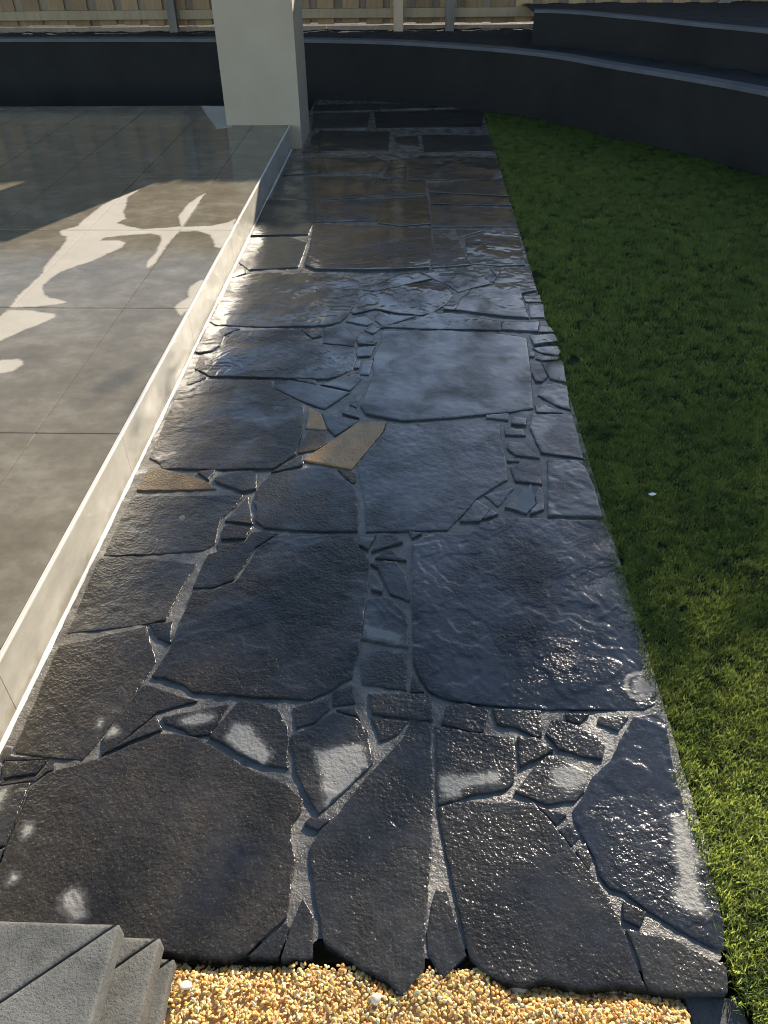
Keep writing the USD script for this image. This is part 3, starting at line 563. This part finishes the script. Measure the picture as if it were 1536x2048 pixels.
# ------------------------------------------------------------------ curved retaining walls and garden beds
def smooth_line(pts, n=90):
    from scipy.interpolate import PchipInterpolator
    p = np.array(pts, float); s = np.r_[0, np.cumsum(np.hypot(*np.diff(p, axis=0).T))]
    t = np.linspace(0, s[-1], n)
    return np.column_stack([PchipInterpolator(s, p[:, 0])(t), PchipInterpolator(s, p[:, 1])(t)])
def offset(line, d):
    t = np.gradient(line, axis=0); t /= np.linalg.norm(t, axis=1, keepdims=True)
    return line + np.column_stack([-t[:, 1], t[:, 0]]) * d
def wall_strip(line, d0, d1, z0, z1, bev=0.004):
    """Closed strip of wall along the line, d0..d1 metres behind it."""
    prof = [(d0, z0), (d0, z1 - bev), (d0 + bev, z1), (d1 - bev, z1), (d1, z1 - bev), (d1, z0)]
    L_ = [np.column_stack([offset(line, d), np.full(len(line), z)]) for d, z in prof]
    k, n = len(prof), len(line); v = np.stack(L_, 1).reshape(-1, 3); f = []
    for i in range(n - 1):
        for a in range(k):
            b = (a + 1) % k
            f += [[i * k + a, (i + 1) * k + a, (i + 1) * k + b], [i * k + a, (i + 1) * k + b, i * k + b]]
    for a in range(1, k - 1): f += [[0, a, a + 1], [(n - 1) * k, (n - 1) * k + a + 1, (n - 1) * k + a]]
    m = trimesh.Trimesh(v, f, process=False); trimesh.repair.fix_normals(m)
    return m
line1 = smooth_line([(-6.5, 7.85), (-3.6, 7.76), (-2.3, 7.70), (-1.2, 7.62), (-.54, 7.53), (-.12, 7.42), (.17, 7.29), (.65, 7.03), (1.05, 6.71), (1.4, 6.25), (1.67, 5.93), (1.93, 5.60), (2.2, 5.18), (2.5, 4.5), (2.72, 3.6), (2.8, 2.4), (2.8, -1.5)], 160)
line2 = smooth_line([(.96, 7.40), (1.09, 7.38), (1.6, 6.98), (2.02, 6.5), (2.37, 6.15), (2.75, 5.5), (3.1, 4.5), (3.35, 3.0), (3.4, -1.5)], 100)
w1 = xf('retaining_wall', label='low dark charcoal retaining wall curving round the end of the path and lawn', category='wall')
put('wall_face', wall_strip(line1, 0, 0.12, -0.1, 0.425, 0.001), wall_m, P(w1), smooth=40)
put('coping', wall_strip(line1, -0.003, 0.125, 0.4255, 0.45, 0.004), lit_top_m, P(w1), smooth=40)  # wall top as its own strip, paler to paint in the skylight
w2 = xf('retaining_wall', label='upper dark retaining wall behind the curved one, starting part-way along the fence', category='wall')
put('wall_face', wall_strip(line2, 0, 0.10, 0.3, 0.645, 0.001), wall_m, P(w2), smooth=40)
put('coping', wall_strip(line2, -0.003, 0.105, 0.6455, 0.665, 0.004), lit_top_m, P(w2), smooth=40)  # same painted skylight along the upper wall top
bed_poly = sg.Polygon(list(map(tuple, offset(line1, 0.115))) + [(6.5, -1.5), (6.5, 9.6), (-6.5, 9.6)]).buffer(0)
up_poly = sg.Polygon(list(map(tuple, offset(line2, 0.095))) + [(6.5, -1.5), (6.5, 8.25), (.96, 8.25)]).buffer(0)
def bed_z(x, y): return 0.41 + 0.03 * sstep(7.7, 8.2, y)
soil_sheet('garden_bed', -6.5, 6.5, -1.5, 9.6, 330, 280, bed_z, 0.022, soil_m, 7.0, 21, kind='structure', keep=lambda x, y: contains_xy(bed_poly, x, y))
soil_sheet('garden_bed', 0.9, 6.5, -1.5, 8.3, 150, 200, 0.63, 0.02, soil_m, 7.0, 23, kind='structure', keep=lambda x, y: contains_xy(up_poly, x, y))

# ------------------------------------------------------------------ paling fence
fence = xf('paling_fence', label='weathered timber paling fence with posts and a low rail along the back', category='fence')
FY = 8.2; FT = 1.93
frng = np.random.default_rng(3)
x = -5.6; k = 0
while x < 5.6:
    w = 0.150 + frng.uniform(-.006, .006)
    z0 = 0.486 + frng.uniform(-.006, .008)
    put('paling', box(x, x + w, FY + .045, FY + .062, z0, FT + frng.uniform(-.015, .015), .002).apply_transform(trimesh.transformations.rotation_matrix(frng.normal(0, .006), [0, 1, 0], [x, FY, .5])), paling_m, P(fence))
    if k % 1 == 0:
        xb = x + w - 0.025
        put('paling', box(xb, xb + 0.125, FY + .064, FY + .08, z0 + frng.uniform(-.004, .006), FT + frng.uniform(-.015, .01), .002), back_m, P(fence))
    x += 0.226 + frng.uniform(-.012, .012); k += 1
for rz in (0.535, 1.15, 1.75):
    for x0, x1 in ((-5.6, -2.13), (-2.13, -0.15), (-0.15, 1.085), (1.089, 3.4), (3.404, 5.6)):
        put('rail', box(x0 + .002, x1 - .002, FY, FY + .044, rz, rz + .072, .004), rail_m, P(fence))
for k, (px_, w, m) in enumerate([(-4.5, .095, post_m), (-2.18, .072, post_m), (-.146, .085, newpost_m), (.313, .078, post_m), (2.7, .1, post_m), (4.9, .1, post_m)]):
    put('post', box(px_ - w / 2, px_ + w / 2, FY - .075, FY - .002, .3, FT - .04, .004), m, P(fence), label='newer pale pine post' if m is newpost_m else None)
x = -5.6
while x < 5.5:
    x1 = min(x + 2.4, 5.6)
    put('plinth_board', box(x + .002, x1 - .002, FY + .046, FY + .064, .40, .474, .002), back_m, P(fence)); x = x1

# ------------------------------------------------------------------ lawn
lawn_poly = sg.Polygon([(0.572, -1.4), (2.8, -1.4)] + [tuple(q) for q in line1[::-1] if q[0] > 0.6] + [(0.585, 7.05)]).buffer(0)
soil_sheet('lawn_soil', 0.565, 2.85, -1.4, 7.3, 60, 180, -0.016, 0.006, lawn_m, 5.0, 31, kind='structure', keep=lambda x, y: contains_xy(lawn_poly.buffer(.01), x, y))
def leaf_mat(name, c0, c1, trans):
    return mat(name, {'g': ('geometry', {}), 'oi': ('object_info', {}), 'r': ('rgb_ramp', {'ramp': [(0.0, c0), (1.0, c1)]}),
        'p': ('principled_bsdf', {'roughness': 0.45, 'specular_ior_level': 0.4}), 't': ('translucent_bsdf', {'color': trans}), 'm': ('mix_closure', {'fac': 0.5})},
        [('g.random_per_island', 'r.fac'), ('r.color', 'p.base_color'), ('p.BSDF', 'm.closure1'), ('t.BSDF', 'm.closure2')], surface='m.closure')
grass_ms = [leaf_mat('grass_green', (.040, .064, .020), (.098, .135, .04), (.54, .66, .14)), leaf_mat('grass_light', (.075, .105, .03), (.15, .19, .05), (.80, .86, .2)), leaf_mat('grass_dark', (.014, .027, .011), (.032, .050, .020), (.13, .20, .05)), leaf_mat('grass_straw', (.16, .13, .05), (.24, .2, .08), (.2, .17, .05))]
def tuft(seed, n=24, rad=0.014, hmin=.007, hmax=.017, wd=.0019):
    r = np.random.default_rng(seed); v, f = [], []
    for _ in range(n):
        a, d = r.uniform(0, 6.283), rad * math.sqrt(r.random()); bx, by = d * math.cos(a), d * math.sin(a)
        h, lean, la, yaw, w = r.uniform(hmin, hmax), r.uniform(.1, 1.3), r.uniform(0, 6.283), r.uniform(0, 3.14), wd * r.uniform(.7, 1.2)
        ox, oy = math.cos(yaw) * w / 2, math.sin(yaw) * w / 2; o = len(v)
        for t, ww in ((0, 1), (.5, .85), (1, .08)):
            s = h * lean * t * t; X, Y, Z = bx + s * math.cos(la), by + s * math.sin(la), h * t * (1 - .25 * lean * t)
            v += [(X - ox * ww, Y - oy * ww, Z), (X + ox * ww, Y + oy * ww, Z)]
        for k in (0, 2): f += [[o + k, o + k + 1, o + k + 3], [o + k, o + k + 3, o + k + 2]]
    return trimesh.Trimesh(v, f, process=False)
def instancer(name, protos, pos, quat, scale, idx, parent='/World', **kw):
    pi = UsdGeom.PointInstancer.Define(stage, path_for(name, parent)); pp = str(pi.GetPath())
    paths = []
    for pname, mesh, m, sm_ in protos:
        o = put(pname, mesh, m, pp, smooth=sm_); paths.append(o.GetPath())
    pi.CreatePrototypesRel().SetTargets(paths)
    pi.CreatePositionsAttr(Vt.Vec3fArray.FromNumpy(np.asarray(pos, np.float32)))
    q = np.asarray(quat, float)
    pi.CreateOrientationsAttr(Vt.QuathArray([Gf.Quath(float(a), float(b), float(c), float(d)) for a, b, c, d in q]))
    pi.CreateScalesAttr(Vt.Vec3fArray.FromNumpy(np.asarray(scale, np.float32)))
    pi.CreateProtoIndicesAttr(Vt.IntArray.FromNumpy(np.asarray(idx, np.int32)))
    return tag(pi.GetPrim(), **kw)
def scatter(poly, dens, r):
    x0, y0, x1, y1 = poly.bounds; n = int((x1 - x0) * (y1 - y0) * dens)
    p = np.column_stack([r.uniform(x0, x1, n), r.uniform(y0, y1, n)])
    return p[contains_xy(poly, p[:, 0], p[:, 1])]
gr = np.random.default_rng(12)
near = lawn_poly.intersection(sg.Polygon([(.5, -.1), (.9, -.1), (1.0, 1.2), (1.35, 2.4), (.5, 2.4)]))
mid = lawn_poly.intersection(sg.Polygon([(.5, 2.4), (1.35, 2.4), (2.4, 5.3), (2.4, 7.4), (.5, 7.4)]))
far = lawn_poly.difference(near).difference(mid)
edge = sg.LineString([(.566, -.2), (.566, 7)]).buffer(.014)
pts = [scatter(near, 9000, gr), scatter(mid, 3200, gr), scatter(far, 1100, gr), scatter(edge.intersection(sg.box(.5, -.2, .7, 3)), 6000, gr)]
G = np.vstack(pts); ng = len(G)
gs = np.concatenate([np.full(len(pts[0]), 1.0), np.full(len(pts[1]), 1.35), np.full(len(pts[2]), 1.9), np.full(len(pts[3]), 1.1)]) * gr.uniform(.8, 1.2, ng)
pat = n2(G[:, 0], G[:, 1], 9, 41, 3)
gi = np.where(pat > .66, gr.choice([1, 0, 5], ng, p=[.6, .35, .05]), np.where(pat < .33, gr.choice([2, 3, 0], ng, p=[.5, .25, .25]), gr.choice([0, 3, 1, 4, 5], ng, p=[.4, .25, .15, .16, .04])))
ya = gr.uniform(0, 6.283, ng); gq = np.column_stack([np.cos(ya / 2), 0 * ya, 0 * ya, np.sin(ya / 2)])
gz = -0.014 + (n2(G[:, 0], G[:, 1], 5.0, 31, 5) - .5) * .012
protos = [('grass_tuft', tuft(1), grass_ms[0], False), ('grass_tuft', tuft(2), grass_ms[1], False), ('grass_tuft', tuft(3), grass_ms[2], False), ('grass_tuft', tuft(4), grass_ms[0], False), ('grass_tuft', tuft(5), grass_ms[2], False), ('grass_tuft', tuft(6, 12), grass_ms[3], False)]
instancer('lawn', protos, np.column_stack([G, gz]), gq, np.column_stack([gs, gs, gs * gr.uniform(.8, 1.25, ng)]), gi, kind='stuff', label='short green lawn along the right side of the stone path', category='grass')

# ------------------------------------------------------------------ golden gravel
def gravel_z(x, y):
    d = front_y(np.clip(x, -.86, .57)) - y
    return -0.036 + 0.028 * sstep(0.0, 0.035, d) + (n2(x, y, 14, 55, 3) - .5) * 0.009
soil_sheet('gravel_base', -0.88, 0.462, -0.6, 0.533, 110, 90, lambda x, y: gravel_z(x, y) - 0.006, 0.001, rough_mat('gravel_dust', (.5, .33, .14), (.75, .52, .26), 60.0), 60.0, 56, kind='structure')
peb_c = [(.985, .59, .20), (.985, .70, .31), (.985, .49, .13), (.98, .81, .50), (.95, .46, .15), (.985, .63, .22), (.88, .46, .18)]
peb_m = [mat('pebble_%s' % n, {'g': ('geometry', {}), 'oi': ('object_info', {}), 'n': ('noise_texture', {'scale': 150.0, 'detail': 3.0}), 'r': ('rgb_ramp', {'ramp': [(.3, tuple(k * .8 for k in c)), (.7, tuple(min(.9, k * 1.08) for k in c))]}),
        'p': ('principled_bsdf', {'roughness': .5, 'specular_ior_level': .15})}, [('g.position', 'n.vector'), ('n.fac', 'r.fac'), ('r.color', 'p.base_color')]) for n, c in zip(('gold', 'cream', 'orange', 'pale', 'rust', 'amber', 'brown'), peb_c)]
def pebble(seed, n=15):
    r = np.random.default_rng(seed); q = r.normal(size=(n, 3)); q /= np.linalg.norm(q, axis=1, keepdims=True)
    m = trimesh.Trimesh(q * r.uniform(.85, 1.1, (n, 1))).convex_hull.subdivide_loop(iterations=1)
    m.vertices = m.vertices * 1.25 * np.array([1.0, r.uniform(.75, .95), r.uniform(.5, .65)]); return m
def quats(r, n):
    q = np.column_stack([r.normal(size=n), r.normal(size=n) * .16, r.normal(size=n) * .16, r.normal(size=n)]); return q / np.linalg.norm(q, axis=1, keepdims=True)
pr = np.random.default_rng(21)
gpoly = sg.Polygon([(x, front_y(x) + .02) for x in xs_f if -.86 < x < .466] + [(.466, .3), (.466, -.5), (-.86, -.5)]).buffer(0).difference(affinity.translate(closed, 0, .02)).difference(sg.box(-.86, .53, -.41, .7)).difference(sg.box(-1, .541, 1, .8))
vis = gpoly.intersection(sg.box(-.48, .36, .56, .7))
pp_ = [np.column_stack([scatter(vis, 36000, pr)]), np.column_stack([scatter(vis, 9000, pr)]), scatter(gpoly.difference(vis), 7000, pr)]
Q = np.vstack(pp_); nq = len(Q)
layer = np.concatenate([np.zeros(len(pp_[0])), np.full(len(pp_[1]), .0025), np.zeros(len(pp_[2]))])
ps = np.concatenate([pr.uniform(.0024, .0045, len(pp_[0]) + len(pp_[1])), pr.uniform(.005, .0075, len(pp_[2]))])
protos = [('pebble', pebble(k), peb_m[k % 7], True) for k in range(7)]
instancer('gravel', protos, np.column_stack([Q, gravel_z(Q[:, 0], Q[:, 1]) + layer + pr.uniform(-.001, .001, nq)]), quats(pr, nq), np.repeat(ps[:, None], 3, 1), pr.choice(7, nq, p=[.2, .2, .16, .12, .12, .16, .04]), kind='stuff', label='fine golden gravel in front of the stone path', category='gravel')
for (gx, gy, r_), lab in zip([(0.194, 0.520, .0125), (-0.044, 0.488, .011), (-.359, .497, .010)], ['large cream pebble lying on the gravel below the widest front stone', 'cream pebble lying on the gravel in front of the pointed path stone', 'round pale pebble lying on the gravel beside the stacked pavers']):
    m = pebble(int(gx * 1000) % 97 + 3, 22).subdivide_loop(iterations=1).apply_scale(r_).apply_translation((gx, gy, float(gravel_z(np.array([gx]), np.array([gy]))[0]) + r_ * .6))
    put('large_pebble', m, rough_mat('large_pebble_stone_%d' % int(r_ * 10000), (.72, .60, .44), (.82, .72, .56), 60.0), smooth=True, label=lab, category='pebble')

# ------------------------------------------------------------------ stacked pavers and edging block
def rough_block(pts, z0, z1, m, parent, seed, name='paver_half'):
    pol = sg.Polygon(pts)
    v, f, n, X = slab_mesh(pol, 0.006, z1, z1 - z0, lambda x, y: (n2(x, y, 60, seed, 4) - .5) * .0016, bevel=.0022, jitter=.0007, seed=seed, dist=.003)
    raw(name, v, f, n, m, parent)
stack = [(-.463, .549, .062, .1, 'topmost concrete paver of the stack at the path end, cut along a diagonal joint'),
         (-.403, .546, .021, .060, 'middle concrete paver of the stack, stepped out under the top one'),
         (-.383, .530, -.030, .0195, 'lowest concrete paver of the stack, half covered by the ones above')]
for k, (xr, yb_, z0, z1, lab) in enumerate(stack):
    t = xf('concrete_paver', label=lab, category='paver')
    xl, yf = xr - .40, yb_ - .30
    c = (xr - .010, yb_ - .003); dx, dy = -.137, -.113
    ex = c[0] - (c[1] - yf) * dx / dy * -1 if False else c[0] + (yf - c[1]) * dx / dy
    hit_left = ex < xl
    far_pt = (xl, c[1] + (xl - c[0]) * dy / dx) if hit_left else (ex, yf)
    g = .0022; nx_, ny_ = dy, -dx; ln = math.hypot(nx_, ny_); nx_, ny_ = nx_ / ln * g, ny_ / ln * g
    A_ = [(xl, yb_), far_pt if hit_left else (xl, yf), *([] if hit_left else [far_pt]), c, (xr - .010, yb_)]
    whole = sg.box(xl, yf, xr, yb_)
    cut = sg.LineString([(c[0] - dx * .2, c[1] - dy * .2), (c[0] + dx * 4, c[1] + dy * 4)]).buffer(g)
    for piece in sorted((q for q in whole.difference(cut).geoms), key=lambda q: -q.area):
        if piece.area > 1e-3: rough_block(list(piece.exterior.coords)[:-1], z0, z1, conc_m if k == 0 else sandy_m, P(t), 400 + k)
t = xf('edging_block', label='dark grey concrete edging block between the gravel and the lawn', category='block')
rough_block([(.466, .514), (.466, .22), (.60, .22), (.552, .513)], -.09, -.02, edge_m, P(t), 420, 'block')

# ------------------------------------------------------------------ scrap on the lawn
s_ = trimesh.creation.icosphere(subdivisions=3, radius=1.0)
s_.vertices = s_.vertices * (1 + (meshkit.fbm(s_.vertices * 1.7, 3, 5)[:, None] - .5) * .5) * np.array([.0105, .0055, .004])
s_.apply_translation((.72, 1.843, .012))
put('pale_chip', s_, rough_mat('chip_white', (.72, .72, .70), (.8, .8, .78), 80.0), smooth=True, label='small white stone chip lying alone on the lawn', category='chip')

# ------------------------------------------------------------------ tree beyond the fence that shades the lawn
tree = xf('garden_tree', label='leafy tree standing beyond the fence on the right, shading the lawn', category='tree')
tr = np.random.default_rng(5)
TC = np.array([5.06, 11.35, 3.68]); TR = np.array([1.7, 1.5, 0.95])
def limb(a, b, ra, rb, n=8):
    a, b = np.array(a, float), np.array(b, float); d = (b - a) / np.linalg.norm(b - a)
    u = np.cross(d, [.3, .9, .2]); u /= np.linalg.norm(u); w = np.cross(d, u); v = []
    for p_, r_ in ((a, ra), ((a + b) / 2 + u * .06, (ra + rb) / 2), (b, rb)):
        for k in range(n): v.append(p_ + r_ * (u * math.cos(k * 6.2832 / n) + w * math.sin(k * 6.2832 / n)))
    f = []
    for l in range(2):
        for k in range(n):
            j = (k + 1) % n; f += [[l * n + k, l * n + j, (l + 1) * n + j], [l * n + k, (l + 1) * n + j, (l + 1) * n + k]]
    return trimesh.Trimesh(np.array(v), f, process=False)
base = np.array([TC[0] + .1, TC[1], .35]); fork = TC - [0, 0, 1.0]
bark_m = rough_mat('bark', (.05, .04, .03), (.14, .115, .09), 9.0, (.8, .95), .02, 30.0, .8)
put('trunk', limb(base, fork, .11, .075), bark_m, P(tree), smooth=60)
tips = []
for k in range(9):
    a = k * 2.399; t_ = TC + TR * np.array([math.cos(a) * .6, math.sin(a) * .6, tr.uniform(-.3, .5)])
    put('limb', limb(fork + [0, 0, tr.uniform(-.1, .15)], t_, .04, .012, 6), bark_m, P(tree), smooth=60); tips.append(t_)
cl = []
for _ in range(60):
    d = tr.normal(size=3); d /= np.linalg.norm(d); cl.append(TC + TR * d * tr.uniform(.25, .88) ** .7)
for _ in range(26):
    d = tr.normal(size=3); d /= np.linalg.norm(d); cl.append(TC + TR * .6 * d * tr.random() ** .5)
for _ in range(16):
    d = tr.normal(size=3); d /= np.linalg.norm(d); cl.append(np.array([3.72, 10.95, 3.5]) + np.array([.45, .5, .62]) * d * tr.uniform(.2, .9))
for _ in range(9):
    d = tr.normal(size=3); d /= np.linalg.norm(d); cl.append(np.array([4.22, 10.05, 3.98]) + np.array([.34, .34, .24]) * d * tr.uniform(.2, .9))
N = 19000; c = np.array(cl)[tr.integers(0, 111, N)] + tr.normal(size=(N, 3)) * np.array([.21, .21, .15])
a1 = tr.normal(size=(N, 3)); a1 /= np.linalg.norm(a1, axis=1, keepdims=True); a2 = np.cross(a1, tr.normal(size=(N, 3))); a2 /= np.linalg.norm(a2, axis=1, keepdims=True)
ln, wd = tr.uniform(.045, .075, N)[:, None], tr.uniform(.02, .032, N)[:, None]
v = np.stack([c - a1 * ln, c + a2 * wd, c + a1 * ln, c - a2 * wd], 1).reshape(-1, 3); o = np.arange(N)[:, None] * 4
put('crown', (v, np.vstack([o + [0, 1, 2], o + [0, 2, 3]])), leaf_mat('tree_leaf', (.03, .06, .015), (.07, .11, .03), (.1, .17, .03)), P(tree))
